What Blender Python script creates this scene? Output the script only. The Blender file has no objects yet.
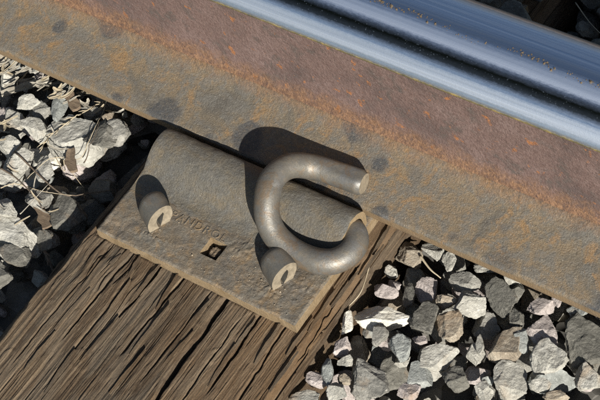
import bpy, bmesh, math, random
import numpy as np
from mathutils import Matrix, Vector

# ------------------------------------------------------------------ camera, sky, sun, exposure
SC = bpy.context.scene
COL = SC.collection
CAM_C = np.array([604.58, -622.24, 1023.57])            # millimetres
CAM_R = np.array([[0.8202819, 0.5474207, -0.1657352],   # rows: right, down, forward
                  [0.3649753, -0.7240806, -0.5852353],
                  [-0.4403756, 0.4195686, -0.7937452]])
CAM_F = 1611.94                                         # focal length in pixels of a 600 px wide frame
cd = bpy.data.cameras.new('camera')
cam = bpy.data.objects.new('camera', cd)
COL.objects.link(cam)
cd.sensor_fit = 'HORIZONTAL'; cd.sensor_width = 36.0; cd.lens = CAM_F / 600.0 * 36.0
cd.clip_start = 0.02; cd.clip_end = 3000.0
cam.matrix_world = Matrix([[CAM_R[0][i], -CAM_R[1][i], -CAM_R[2][i], CAM_C[i] * .001] for i in range(3)] + [[0, 0, 0, 1]])
SC.camera = cam

SUN_AZ = Vector((0.79, -0.61)); SUN_EL = 26.0           # the sun stands low, beyond the plate's open end
w = bpy.data.worlds.new('World'); SC.world = w; w.use_nodes = True
nt = w.node_tree
sky = nt.nodes.new('ShaderNodeTexSky'); sky.sky_type = 'NISHITA'; sky.sun_disc = False
sky.sun_elevation = math.radians(SUN_EL); sky.sun_rotation = math.atan2(SUN_AZ.x, SUN_AZ.y)
sky.air_density = 1.0; sky.dust_density = 0.8; sky.ozone_density = 1.0
bg = [n for n in nt.nodes if n.type == 'BACKGROUND'][0]
bg.inputs['Strength'].default_value = 0.05
nt.links.new(sky.outputs[0], bg.inputs['Color'])
sl = bpy.data.lights.new('sun', 'SUN'); sl.energy = 5.0; sl.angle = math.radians(0.5); sl.color = (1.0, 0.975, 0.93)
so = bpy.data.objects.new('sun', sl); COL.objects.link(so)
d = Vector((SUN_AZ.x, SUN_AZ.y, 0)).normalized() * math.cos(math.radians(SUN_EL)); d.z = math.sin(math.radians(SUN_EL))
so.rotation_euler = d.to_track_quat('Z', 'Y').to_euler()
so.location = d * 3
vs = SC.view_settings
SC.cycles.use_denoising = False                       # keep the fine grain of rust and wood
vs.view_transform = 'Standard'; vs.look = 'None'; vs.exposure = 0.93; vs.gamma = 1.0; vs.use_curve_mapping = False

# ------------------------------------------------------------------ helpers
MM = 0.001
RNG = np.random.default_rng(7)

def at(px, py, z):
    """photograph pixel -> ground position in mm on the level z"""
    dr = CAM_R.T @ np.array([(px - 300) / CAM_F, (py - 200) / CAM_F, 1.0])
    return CAM_C + dr * ((z - CAM_C[2]) / dr[2])

def to_px(P):
    q = (np.atleast_2d(P) - CAM_C) @ CAM_R.T
    return np.stack([300 + CAM_F * q[:, 0] / q[:, 2], 200 + CAM_F * q[:, 1] / q[:, 2]], 1)

_L2 = np.random.default_rng(11).random((256, 256)) * 2 - 1
_L3 = np.random.default_rng(12).random((48, 48, 48)) * 2 - 1
def n2(x, y, s=0):
    x = np.asarray(x, float) + s * 17.3; y = np.asarray(y, float) + s * 29.7
    xi = np.floor(x).astype(int); yi = np.floor(y).astype(int)
    fx = x - xi; fy = y - yi
    fx = fx * fx * (3 - 2 * fx); fy = fy * fy * (3 - 2 * fy)
    a = _L2[xi & 255, yi & 255]; b = _L2[(xi + 1) & 255, yi & 255]
    c = _L2[xi & 255, (yi + 1) & 255]; e = _L2[(xi + 1) & 255, (yi + 1) & 255]
    return (a * (1 - fx) + b * fx) * (1 - fy) + (c * (1 - fx) + e * fx) * fy
def n3(p, s=0):
    p = p + s * 7.31; i = np.floor(p).astype(int); f = p - i; f = f * f * (3 - 2 * f)
    r = 0
    for dx in (0, 1):
        for dy in (0, 1):
            for dz in (0, 1):
                wgt = (f[:, 0] if dx else 1 - f[:, 0]) * (f[:, 1] if dy else 1 - f[:, 1]) * (f[:, 2] if dz else 1 - f[:, 2])
                r = r + wgt * _L3[(i[:, 0] + dx) % 48, (i[:, 1] + dy) % 48, (i[:, 2] + dz) % 48]
    return r
def sstep(a, b, x):
    t = np.clip((x - a) / (b - a), 0, 1); return t * t * (3 - 2 * t)

def mesh_obj(name, V, F, mat, parent=None, loc=(0, 0, 0), smooth=True, attrs=None):
    """V in mm (world); the object's origin is put at loc (mm) unless it has a parent"""
    V = np.asarray(V, float)
    me = bpy.data.meshes.new(name)
    L = np.asarray(loc, float)
    me.from_pydata(((V - L) * MM).tolist(), [], F if isinstance(F, list) else F.tolist())
    me.polygons.foreach_set('use_smooth', [smooth] * len(me.polygons))
    if attrs:
        for k, a in attrs.items():
            at_ = me.attributes.new(k, 'FLOAT', 'POINT'); at_.data.foreach_set('value', np.asarray(a, np.float32))
    me.materials.append(mat); me.update()
    o = bpy.data.objects.new(name, me); COL.objects.link(o)
    o.location = Vector(L * MM)
    if parent is not None:
        o.parent = parent; o.location = Vector(L * MM) - parent.location
    return o
def tag(o, label=None, cat=None, group=None, kind=None):
    if label: o['label'] = label
    if cat: o['category'] = cat
    if group: o['group'] = group
    if kind: o['kind'] = kind
    return o
def empty(name, loc):
    o = bpy.data.objects.new(name, None); COL.objects.link(o); o.location = Vector(np.asarray(loc, float) * MM)
    o.empty_display_size = 0.02
    return o
def grid_faces(nx, ny, flip=False):
    i = np.arange(nx - 1)[:, None] * ny + np.arange(ny - 1)[None, :]
    q = np.stack([i, i + ny, i + ny + 1, i + 1], -1).reshape(-1, 4)
    return q[:, ::-1] if flip else q
def spline(P, n):
    """Catmull-Rom through the points, n samples a span"""
    P = np.asarray(P, float); Q = np.vstack([2 * P[0] - P[1], P, 2 * P[-1] - P[-2]]); out = []
    for k in range(1, len(Q) - 2):
        t = np.linspace(0, 1, n, endpoint=False)[:, None]
        a, b, c, e = Q[k - 1], Q[k], Q[k + 1], Q[k + 2]
        out.append(.5 * ((2 * b) + (-a + c) * t + (2 * a - 5 * b + 4 * c - e) * t ** 2 + (-a + 3 * b - 3 * c + e) * t ** 3))
    out.append(P[-1:]); return np.vstack(out)
def tube(path, rad, seg=12, flat=1.0, caps=True):
    P = np.asarray(path, float); n = len(P); rad = np.broadcast_to(rad, (n,))
    T = np.gradient(P, axis=0); T /= np.linalg.norm(T, axis=1)[:, None] + 1e-9
    up = np.array([0, 0, 1.0]); N = up - T[0] * (T[0] @ up)
    if np.linalg.norm(N) < .2: N = np.array([1.0, 0, 0]) - T[0] * T[0][0]
    N /= np.linalg.norm(N); V = []
    for k in range(n):
        N = N - T[k] * (N @ T[k]); N /= np.linalg.norm(N); B = np.cross(T[k], N)
        for j in range(seg):
            a = 2 * math.pi * j / seg
            V.append(P[k] + rad[k] * (math.cos(a) * N * flat + math.sin(a) * B))
    F = [[k * seg + j, k * seg + (j + 1) % seg, (k + 1) * seg + (j + 1) % seg, (k + 1) * seg + j] for k in range(n - 1) for j in range(seg)]
    if caps:
        F.append(list(range(seg))[::-1]); F.append([(n - 1) * seg + j for j in range(seg)])
    return np.array(V), F

# ------------------------------------------------------------------ materials
class NT:
    def __init__(s, name):
        s.m = bpy.data.materials.new(name); s.m.use_nodes = True; s.t = s.m.node_tree
        s.b = s.t.nodes['Principled BSDF']; s.co = s.n('ShaderNodeTexCoord').outputs['Object']
    def n(s, typ, **kw):
        x = s.t.nodes.new(typ)
        for k, v in kw.items(): setattr(x, k, v)
        return x
    def l(s, a, b): s.t.links.new(a, b)
    def vec(s, scale):
        m = s.n('ShaderNodeMapping'); m.inputs['Scale'].default_value = scale; s.l(s.co, m.inputs[0]); return m.outputs[0]
    def noise(s, scale, detail=5, rough=.6, dist=0, v=None):
        x = s.n('ShaderNodeTexNoise'); x.inputs['Scale'].default_value = scale; x.inputs['Detail'].default_value = detail
        x.inputs['Roughness'].default_value = rough; x.inputs['Distortion'].default_value = dist
        s.l(v if v is not None else s.co, x.inputs['Vector']); return x.outputs[0]
    def voro(s, scale, feature='F1', v=None):
        x = s.n('ShaderNodeTexVoronoi'); x.feature = feature; x.inputs['Scale'].default_value = scale
        s.l(v if v is not None else s.co, x.inputs['Vector']); return x
    def ramp(s, f, stops):
        r = s.n('ShaderNodeValToRGB'); e = r.color_ramp.elements
        while len(e) < len(stops): e.new(.5)
        for k, (p, c) in enumerate(stops):
            e[k].position = p; e[k].color = (*c, 1) if hasattr(c, '__len__') else (c, c, c, 1)
        s.l(f, r.inputs[0]); return r.outputs[0]
    def mix(s, f, a, b, mode='MIX'):
        x = s.n('ShaderNodeMix', data_type='RGBA', blend_type=mode)
        for sock, v in ((x.inputs[0], f), (x.inputs[6], a), (x.inputs[7], b)):
            if hasattr(v, 'links') or hasattr(v, 'is_linked'): s.l(v, sock)
            elif hasattr(v, '__len__'): sock.default_value = (*v, 1)
            else: sock.default_value = v
        return x.outputs[2]
    def math(s, op, a, b=0.0, c=None):
        x = s.n('ShaderNodeMath', operation=op)
        for k, v in enumerate((a, b) + ((c,) if c is not None else ())):
            if hasattr(v, 'is_linked'): s.l(v, x.inputs[k])
            else: x.inputs[k].default_value = v
        return x.outputs[0]
    def attr(s, name):
        x = s.n('ShaderNodeAttribute'); x.attribute_name = name; return x.outputs['Fac']
    def bump(s, h, dist, strength=1.0, prev=None):
        x = s.n('ShaderNodeBump'); x.inputs['Distance'].default_value = dist; x.inputs['Strength'].default_value = strength
        s.l(h, x.inputs['Height'])
        if prev is not None: s.l(prev, x.inputs['Normal'])
        return x.outputs[0]
    def done(s, color, rough, metal=0.0, normal=None, spec=None):
        for k, v in (('Base Color', color), ('Roughness', rough), ('Metallic', metal)):
            if hasattr(v, 'is_linked'): s.l(v, s.b.inputs[k])
            else: s.b.inputs[k].default_value = (*v, 1) if hasattr(v, '__len__') else v
        if normal is not None: s.l(normal, s.b.inputs['Normal'])
        if spec is not None: s.b.inputs['Specular IOR Level'].default_value = spec
        return s.m

def mat_stone(name, base, dark, light):
    s = NT(name)
    oi = s.n('ShaderNodeObjectInfo').outputs['Random']
    vadd = s.n('ShaderNodeVectorMath', operation='ADD'); s.l(s.co, vadd.inputs[0])
    comb = s.n('ShaderNodeCombineXYZ'); s.l(oi, comb.inputs[0]); s.l(oi, comb.inputs[1]); s.l(comb.outputs[0], vadd.inputs[1])
    v = vadd.outputs[0]
    a = s.noise(70, 8, .65, .4, v)
    c = s.ramp(a, [(.28, dark), (.5, base), (.72, light)])
    b = s.noise(420, 4, .7, 0, v)
    c = s.mix(s.ramp(b, [(.35, .0), (.62, .55)]), c, s.mix(.5, dark, base))
    sp = s.voro(900, v=v).outputs['Color']
    spk = s.ramp(s.math('MULTIPLY', sp, 1.0), [(.86, 0.0), (.9, .5)])
    c = s.mix(spk, c, light)
    st = s.noise(24, 4, .6, .8, v)                                    # iron stain patches
    c = s.mix(s.ramp(st, [(.58, 0.0), (.7, .45)]), c, (.24, .15, .075))
    h = s.noise(160, 8, .7, .3, v)
    nrm = s.bump(h, .0028, .9); nrm = s.bump(b, .0008, .8, nrm)
    return s.done(c, .88, normal=nrm, spec=.25)

ST = {'grey': mat_stone('stone_grey', (.235, .222, .188), (.112, .106, .09), (.39, .37, .315)),
      'light': mat_stone('stone_light_grey', (.36, .342, .288), (.19, .18, .15), (.53, .505, .435)),
      'white': mat_stone('stone_cream_white', (.62, .58, .48), (.38, .345, .27), (.76, .73, .65)),
      'pink': mat_stone('stone_pinkish', (.37, .32, .285), (.21, .18, .16), (.52, .46, .42)),
      'dark': mat_stone('stone_dark', (.14, .132, .108), (.07, .066, .055), (.23, .215, .18)),
      'tan': mat_stone('stone_tan', (.27, .225, .165), (.15, .12, .085), (.45, .40, .31)),
      'greenish': mat_stone('stone_greenish', (.25, .255, .23), (.13, .135, .12), (.40, .405, .365))}

def mat_foot():
    s = NT('rusted_foot_steel')
    big = s.noise(20, 7, .66, .6); mid = s.noise(85, 7, .7, .4); fine = s.noise(800, 3, .7)
    c = s.ramp(big, [(.36, (.095, .086, .07)), (.46, (.15, .122, .082)), (.54, (.195, .142, .082)), (.63, (.13, .112, .086))])
    c = s.mix(s.ramp(mid, [(.47, 0.0), (.57, .8)]), c, (.135, .126, .106))
    c = s.mix(s.ramp(s.noise(48, 6, .68, .6), [(.54, 0.0), (.63, .75)]), c, (.255, .15, .06))
    for sc_, th_ in ((19, .33), (33, .32)):                            # dark blue-grey spotted blotches
        wv = s.noise(60, 4, .6)
        bl = s.math('ADD', s.voro(sc_).outputs['Distance'], s.math('MULTIPLY', wv, .3))
        gate = s.ramp(s.voro(sc_).outputs['Color'], [(.45, 0.0), (.5, 1.0)])
        dots = s.ramp(s.noise(420, 3, .7), [(.4, .7), (.55, 1.0)])
        bm = s.math('MULTIPLY', s.math('MULTIPLY', s.ramp(bl, [(th_ + .05, .9), (th_ + .13, 0.0)]), gate), dots)
        c = s.mix(bm, c, (.045, .049, .053))
    lt = s.math('ADD', s.voro(31).outputs['Distance'], s.math('MULTIPLY', s.noise(90, 4, .6), .3))
    c = s.mix(s.math('MULTIPLY', s.ramp(lt, [(.28, .6), (.36, 0.0)]), s.ramp(s.voro(31).outputs['Color'], [(.62, 0.0), (.66, 1.0)])), c, (.19, .19, .185))
    c = s.mix(s.ramp(fine, [(.47, 0.0), (.74, .6)]), c, (.07, .06, .045))
    c = s.mix(s.ramp(s.noise(340, 6, .75), [(.49, 0.0), (.6, .5)]), c, (.09, .078, .06))
    sp = s.voro(1900).outputs['Color']
    c = s.mix(s.ramp(sp, [(.86, 0.0), (.96, .7)]), c, (.34, .31, .25))
    arc = s.attr('arc')                                                # profile arc length: edge strip and rust band
    wob = s.math('MULTIPLY', s.math('SUBTRACT', s.noise(55, 7, .75), .5), 40.0)
    aw = s.math('ADD', arc, wob)
    rb = s.ramp(s.math('DIVIDE', aw, 120.0), [(.48, 0.0), (.60, .65), (.8, .72)])
    rust = s.ramp(s.noise(330, 6, .8, .5), [(.38, (.065, .034, .018)), (.5, (.15, .074, .03)), (.63, (.28, .15, .065))])
    c = s.mix(rb, c, rust)
    eb = s.ramp(s.math('DIVIDE', arc, 120.0), [(.07, 1.0), (.085, 0.0)])
    c = s.mix(s.math('MULTIPLY', eb, .75), c, (.215, .145, .075))
    nrm = s.bump(mid, .0014, .6); nrm = s.bump(fine, .0007, .9, nrm); nrm = s.bump(s.noise(260, 6, .75), .0010, .7, nrm)
    return s.done(s.mix(1.0, c, (.92, .91, .90), 'MULTIPLY'), s.ramp(mid, [(.3, .48), (.7, .72)]), .15, nrm, .5)
def mat_web():
    s = NT('pinkish_web_steel')
    big = s.noise(22, 6, .65, .4); fine = s.noise(520, 4, .7)
    c = s.ramp(big, [(.3, (.085, .062, .055)), (.5, (.15, .098, .082)), (.7, (.19, .132, .115))])
    c = s.mix(s.ramp(s.noise(60, 5, .65, .5), [(.54, 0.0), (.66, .85)]), c, (.085, .07, .06))
    c = s.mix(s.ramp(s.noise(95, 4, .6), [(.63, 0.0), (.68, .9)]), c, (.33, .13, .04))
    c = s.mix(s.ramp(fine, [(.45, 0.0), (.75, .5)]), c, (.075, .05, .042))
    sp = s.voro(2400).outputs['Color']; c = s.mix(s.ramp(sp, [(.8, 0.0), (.95, .5)]), c, (.33, .27, .25))
    c = s.mix(s.ramp(s.noise(260, 6, .75), [(.46, 0.0), (.62, .6)]), c, (.10, .06, .05))
    arc = s.attr('arc')
    wob = s.math('MULTIPLY', s.math('SUBTRACT', s.noise(70, 7, .75), .5), 36.0)
    a = s.math('ADD', arc, wob)
    rust = s.ramp(s.noise(330, 6, .8, .5), [(.38, (.065, .034, .018)), (.5, (.15, .074, .03)), (.63, (.28, .15, .065))])
    c = s.mix(s.ramp(s.math('DIVIDE', a, 120.0), [(.62, .70), (.75, 0.0)]), c, rust)
    nrm = s.bump(big, .002, .4); nrm = s.bump(fine, .0008, .9, nrm); nrm = s.bump(s.noise(200, 6, .75), .0015, .8, nrm)
    return s.done(c, .62, .15, nrm, .45)
def mat_head():
    s = NT('worn_polished_head_steel')
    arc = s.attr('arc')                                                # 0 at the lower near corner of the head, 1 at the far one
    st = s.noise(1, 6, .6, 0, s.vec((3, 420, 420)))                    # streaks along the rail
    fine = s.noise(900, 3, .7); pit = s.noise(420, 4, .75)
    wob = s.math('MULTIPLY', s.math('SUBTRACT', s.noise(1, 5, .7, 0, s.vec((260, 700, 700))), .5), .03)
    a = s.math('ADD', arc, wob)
    steel = s.ramp(st, [(.3, (.66, .71, .79)), (.7, (.82, .87, .94))])  # blue of the mirrored sky tinted into the steel colour
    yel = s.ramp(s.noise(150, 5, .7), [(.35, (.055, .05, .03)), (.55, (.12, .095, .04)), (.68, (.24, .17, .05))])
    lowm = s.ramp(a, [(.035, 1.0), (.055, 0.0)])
    reflm = s.ramp(a, [(.165, 0.0), (.20, .9), (.24, 1.0), (.262, .75), (.29, 0.0)])  # dark band: reflection of dark surroundings painted into the head colour
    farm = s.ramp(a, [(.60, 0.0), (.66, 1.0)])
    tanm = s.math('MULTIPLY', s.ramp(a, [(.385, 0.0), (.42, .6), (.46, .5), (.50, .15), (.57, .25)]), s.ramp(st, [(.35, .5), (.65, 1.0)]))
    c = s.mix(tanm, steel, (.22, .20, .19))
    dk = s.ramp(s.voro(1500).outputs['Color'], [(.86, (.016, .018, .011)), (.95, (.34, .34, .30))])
    c = s.mix(reflm, c, dk)
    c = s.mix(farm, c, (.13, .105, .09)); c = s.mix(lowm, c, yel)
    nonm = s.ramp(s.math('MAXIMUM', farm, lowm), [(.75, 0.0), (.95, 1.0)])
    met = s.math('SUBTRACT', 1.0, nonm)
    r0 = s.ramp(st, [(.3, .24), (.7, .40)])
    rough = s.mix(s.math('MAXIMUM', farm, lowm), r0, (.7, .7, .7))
    rough = s.mix(reflm, rough, (.36, .36, .36))
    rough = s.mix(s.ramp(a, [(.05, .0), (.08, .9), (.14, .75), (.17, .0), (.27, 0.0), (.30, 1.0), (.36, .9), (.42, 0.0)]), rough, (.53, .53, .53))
    nrm = s.bump(st, .0003, .5); nrm = s.bump(fine, .0001, .4, nrm); nrm = s.bump(pit, .0002, .35, nrm)
    return s.done(c, rough, met, nrm, .35)
def mat_plate():
    s = NT('rusted_plate_steel')
    big = s.noise(26, 6, .62, .6); mid = s.noise(95, 7, .68, .4); fine = s.noise(620, 4, .7)
    c = s.ramp(big, [(.3, (.15, .138, .115)), (.48, (.20, .155, .10)), (.6, (.225, .165, .10)), (.72, (.165, .15, .125))])
    c = s.mix(s.ramp(mid, [(.42, 0.0), (.62, .7)]), c, (.175, .165, .135))
    c = s.mix(s.ramp(s.noise(60, 5, .6, 1.0), [(.52, 0.0), (.66, .8)]), c, (.28, .185, .09))
    c = s.mix(s.ramp(fine, [(.48, 0.0), (.78, .6)]), c, (.085, .072, .055))
    c = s.mix(s.ramp(s.noise(45, 7, .7, .8), [(.5, 0.0), (.62, .65)]), c, (.105, .098, .085))
    c = s.mix(s.ramp(s.noise(330, 5, .75), [(.48, 0.0), (.62, .55)]), c, (.10, .085, .065))
    sp = s.voro(2400).outputs['Color']; c = s.mix(s.ramp(sp, [(.82, 0.0), (.95, .5)]), c, (.42, .39, .34))
    g = s.n('ShaderNodeNewGeometry')                                   # bright rust on the sheared edges, told by the normal
    sep = s.n('ShaderNodeSeparateXYZ'); s.l(g.outputs['True Normal'], sep.inputs[0])
    c = s.mix(s.ramp(sep.outputs[2], [(.45, .85), (.85, 0.0)]), c, s.ramp(mid, [(.3, (.23, .16, .082)), (.7, (.33, .24, .135))]))
    nrm = s.bump(mid, .0013, .55); nrm = s.bump(s.noise(240, 7, .75), .0012, .75, nrm); nrm = s.bump(fine, .0007, .9, nrm)
    return s.done(s.mix(1.0, c, (.80, .79, .78), 'MULTIPLY'), s.ramp(mid, [(.3, .5), (.7, .72)]), .15, nrm, .5)
def mat_shoulder():
    s = NT('grey_rolled_steel')
    big = s.noise(30, 6, .62, .6); mid = s.noise(120, 7, .68, .4); fine = s.noise(620, 4, .7)
    c = s.ramp(big, [(.3, (.10, .096, .083)), (.5, (.145, .125, .09)), (.62, (.175, .135, .08)), (.74, (.135, .128, .112))])
    c = s.mix(s.ramp(mid, [(.45, 0.0), (.65, .6)]), c, (.135, .132, .118))
    c = s.mix(s.ramp(fine, [(.48, 0.0), (.78, .55)]), c, (.09, .08, .065))
    c = s.mix(s.ramp(s.noise(330, 5, .75), [(.48, 0.0), (.62, .5)]), c, (.09, .082, .07))
    sp = s.voro(2400).outputs['Color']; c = s.mix(s.ramp(sp, [(.82, 0.0), (.95, .5)]), c, (.42, .40, .36))
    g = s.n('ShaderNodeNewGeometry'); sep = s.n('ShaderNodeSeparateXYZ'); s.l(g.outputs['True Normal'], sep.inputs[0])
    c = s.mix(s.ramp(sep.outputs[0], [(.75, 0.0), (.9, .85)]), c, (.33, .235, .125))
    nrm = s.bump(mid, .0016, .5); nrm = s.bump(s.noise(260, 7, .75), .0014, .75, nrm); nrm = s.bump(fine, .0006, .9, nrm)
    return s.done(s.mix(1.0, c, (.82, .82, .82), 'MULTIPLY'), .55, .2, nrm, .5)
def mat_clip(name, edge_axis=True, tint=(1, 1, 1)):
    s = NT(name)
    big = s.noise(38, 6, .6, .4); mid = s.noise(170, 6, .65); fine = s.noise(800, 3, .7)
    c = s.ramp(big, [(.3, (.10, .098, .09)), (.5, (.14, .128, .105)), (.66, (.135, .133, .126))])
    c = s.mix(s.ramp(mid, [(.5, 0.0), (.7, .5)]), c, (.19, .15, .10))
    c = s.mix(s.ramp(s.noise(55, 7, .72, .8), [(.52, 0.0), (.64, .75)]), c, (.155, .105, .06))
    c = s.mix(s.ramp(s.noise(70, 6, .7, .5), [(.6, 0.0), (.68, .6)]), c, (.22, .215, .20))
    c = s.mix(s.ramp(fine, [(.48, 0.0), (.8, .5)]), c, (.06, .053, .042))
    sep = s.n('ShaderNodeSeparateXYZ'); s.l(s.t.nodes['Texture Coordinate'].outputs['Normal'], sep.inputs[0])
    if edge_axis: c = s.ramp(mid, [(.3, (.13, .108, .076)), (.7, (.26, .215, .15))])
    nrm = s.bump(mid, .0008, .4); nrm = s.bump(fine, .0003, .6, nrm)
    return s.done(c, s.ramp(mid, [(.3, .42), (.7, .6)]), .1 if edge_axis else .45, nrm, .5)
def mat_wood():
    s = NT('weathered_timber')
    t = s.attr('tone'); t2 = s.attr('warm')
    fib = s.noise(1, 6, .7, .3, s.vec((1100, 30, 1100)))
    fib2 = s.noise(1, 5, .65, .8, s.vec((260, 10, 260)))
    c = s.ramp(t, [(0.05, (.03, .02, .012)), (.35, (.072, .048, .028)), (.6, (.12, .082, .048)), (.85, (.21, .155, .098))])
    c = s.mix(s.ramp(fib2, [(.36, .55), (.50, 0.0)]), c, (.05, .035, .022))
    c = s.mix(s.ramp(fib, [(.5, 0.0), (.68, .75)]), c, (.215, .165, .105))
    grey = s.ramp(s.noise(1, 6, .65, .6, s.vec((40, 14, 40))), [(.44, 0.0), (.58, .8)])
    c = s.mix(grey, c, s.mix(.35, c, (.20, .175, .135)))
    c = s.mix(s.math('MULTIPLY', t2, .8), c, s.mix(.5, c, (.20, .115, .05)))
    nrm = s.bump(fib2, .0006, .5); nrm = s.bump(fib, .0011, .9, nrm); nrm = s.bump(s.noise(1, 4, .7, .3, s.vec((1500, 160, 1500))), .0008, .8, nrm)
    return s.done(s.mix(1.0, c, (.80, .77, .73), 'MULTIPLY'), .86, 0, nrm, .25)
def mat_plain(name, a, b, rough=.8, scale=120, vec=None, bump=.0006):
    s = NT(name); f = s.noise(scale, 6, .65, .3, s.vec(vec) if vec else None)
    return s.done(s.ramp(f, [(.3, a), (.7, b)]), rough, 0, s.bump(f, bump, .7), .3)
def mat_ground():
    s = NT('crushed_gravel_ground')
    v = s.voro(28); v2 = s.voro(70)
    c = s.ramp(v.outputs['Color'], [(.2, (.07, .068, .06)), (.55, (.15, .14, .12)), (.9, (.26, .245, .21))])
    c = s.mix(s.ramp(s.noise(150, 5, .7), [(.4, 0.0), (.7, .6)]), c, (.08, .07, .055))
    nrm = s.bump(s.math('SUBTRACT', 1.0, v.outputs['Distance']), .018, 1.0); nrm = s.bump(v2.outputs['Distance'], .006, .8, nrm)
    return s.done(c, .9, 0, nrm, .2)

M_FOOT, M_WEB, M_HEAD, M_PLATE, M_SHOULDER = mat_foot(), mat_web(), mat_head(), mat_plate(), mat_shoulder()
M_CLIP, M_SPIKE, M_WOOD, M_GROUND = mat_clip('dark_spring_steel', False), mat_clip('grey_spike_steel', False), mat_wood(), mat_ground()
M_CUT = mat_clip('sheared_end_steel', True)
M_STRAW = mat_plain('dry_straw', (.27, .215, .135), (.46, .39, .27), .85, 1, (90, 90, 90), .0002)
M_STRAW2 = mat_plain('grey_dry_leaf', (.22, .195, .15), (.42, .38, .30), .9, 1, (120, 120, 120), .0003)
M_TWIG = mat_plain('dark_twig', (.045, .034, .024), (.12, .09, .062), .85, 300)
M_CHIP = mat_plain('wood_chip', (.085, .06, .04), (.19, .14, .09), .85, 1, (90, 400, 400), .001)
M_DIRT = mat_plain('crusty_dirt', (.17, .135, .09), (.30, .25, .18), .95, 500)
M_CLOD = mat_plain('dark_brown_dirt', (.07, .05, .03), (.17, .125, .08), .95, 400)  # darker brown for the clod in the plate hole
M_GRIT = mat_plain('rusty_grit', (.045, .034, .022), (.11, .078, .045), .95, 700)

# ------------------------------------------------------------------ ground sheet
def base_level(x, y):
    """level the ballast tops reach, mm"""
    x = np.asarray(x, float); y = np.asarray(y, float)
    right = -22 - 5 * sstep(140, 112, x) + 6 * sstep(-120, -260, y)
    left = -24 - 34 * sstep(-205, -125, x) - 6 * sstep(-160, -240, y)
    lev = np.where(x > 0, right, left)
    lev = np.where(np.abs(y) < 85, np.minimum(lev, -20), lev)
    lev = np.where(y >= 85, np.where((x > -118) & (x < 112), 26, 2), lev)      # ballast heaped over the tie between the rails
    return lev + 5 * n2(x / 70, y / 70, 3)
gx = np.concatenate([[-400000, -60000, -8000, -2500], np.arange(-1200, 1201, 40), [2500, 8000, 60000, 400000]])
GX, GY = np.meshgrid(gx, gx, indexing='ij')
inner = (np.abs(GX) < 1250) & (np.abs(GY) < 1250)
GZ = np.where(inner, -82 + 4 * n2(GX / 90, GY / 90, 5), -82)
ground = mesh_obj('ground', np.stack([GX, GY, GZ], -1).reshape(-1, 3), grid_faces(len(gx), len(gx)), M_GROUND)
tag(ground, 'grey gravel ground under the ballast stones', 'ground', kind='structure')

# ------------------------------------------------------------------ rail
foot_near = [(-58, 0), (-68.6, 0), (-70, 1.2), (-70.2, 5), (-70, 8.3), (-68.8, 9.8), (-66, 10.9), (-50, 15.2), (-36, 19.2), (-26, 22.6), (-19.5, 26.2), (-14.8, 31)]
web_near = [(-14.8, 31), (-11.6, 37), (-9.8, 44), (-8.8, 54), (-8.2, 70), (-8, 92), (-8.4, 112), (-9.6, 124), (-13, 133), (-18.5, 139.5)]
head = [(-18.5, 139.5), (-26, 143.5), (-32.2, 147), (-34.6, 149.2), (-34.8, 151.4), (-33, 154.6), (-29.6, 160), (-26.2, 164.6), (-22, 168.4), (-17, 171.6), (-10, 174),
        (0, 175.2), (12, 175.5), (23, 175), (30.5, 173.2), (35.2, 169), (37.6, 162), (38, 152), (37.4, 148.4), (33, 146), (18.5, 139.5)]
def densify(P, n): return spline(P, n)
xs = np.concatenate([np.arange(-2400, -500, 100), np.arange(-500, 500, 10.0), np.arange(500, 2401, 100)])
def extrude_profile(name, prof, mat, parent, arc):
    P = np.asarray(prof); nx, npf = len(xs), len(P)
    V = np.zeros((nx, npf, 3)); V[..., 0] = xs[:, None]; V[..., 1] = P[None, :, 0]; V[..., 2] = P[None, :, 1]
    return mesh_obj(name, V.reshape(-1, 3), grid_faces(nx, npf, True), mat, parent, attrs={'arc': np.tile(arc, nx)})
rail = empty('rail', (0, 0, 0))
tag(rail, 'rusty steel rail with a worn shiny head running across the wooden tie', 'rail')
def arclen(P): return np.concatenate([[0], np.cumsum(np.linalg.norm(np.diff(P, axis=0), axis=1))])
pf = densify(foot_near, 4); af = arclen(pf) - 10
pfar = pf[::-1] * [-1, 1]
foot_prof = np.vstack([pf, pfar]); foot_arc = np.concatenate([af, af[::-1]])
def foot_mesh():
    nx, npf = len(xs), len(foot_prof)
    V = np.zeros((nx, npf, 3)); V[..., 0] = xs[:, None]; V[..., 1:] = foot_prof[None]
    F = grid_faces(nx, npf, True).tolist()
    for k in range(nx - 1): F.append([k * npf, (k + 1) * npf, (k + 1) * npf + npf - 1, k * npf + npf - 1])
    return mesh_obj('foot', V.reshape(-1, 3), F, M_FOOT, rail, attrs={'arc': np.tile(foot_arc, nx)})
foot_o = foot_mesh()
pw = densify(web_near, 4); aw = arclen(pw) + af[-1]
wp = np.vstack([pw, pw[::-1] * [-1, 1]])
tag(extrude_profile('web', wp, M_WEB, rail, np.concatenate([aw, aw[::-1]])), 'pinkish web of the rail')
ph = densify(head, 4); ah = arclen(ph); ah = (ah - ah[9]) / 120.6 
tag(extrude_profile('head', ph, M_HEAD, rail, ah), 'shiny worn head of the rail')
def foot_top(y): return float(np.interp(y, pf[12:, 0], pf[12:, 1]))

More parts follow.
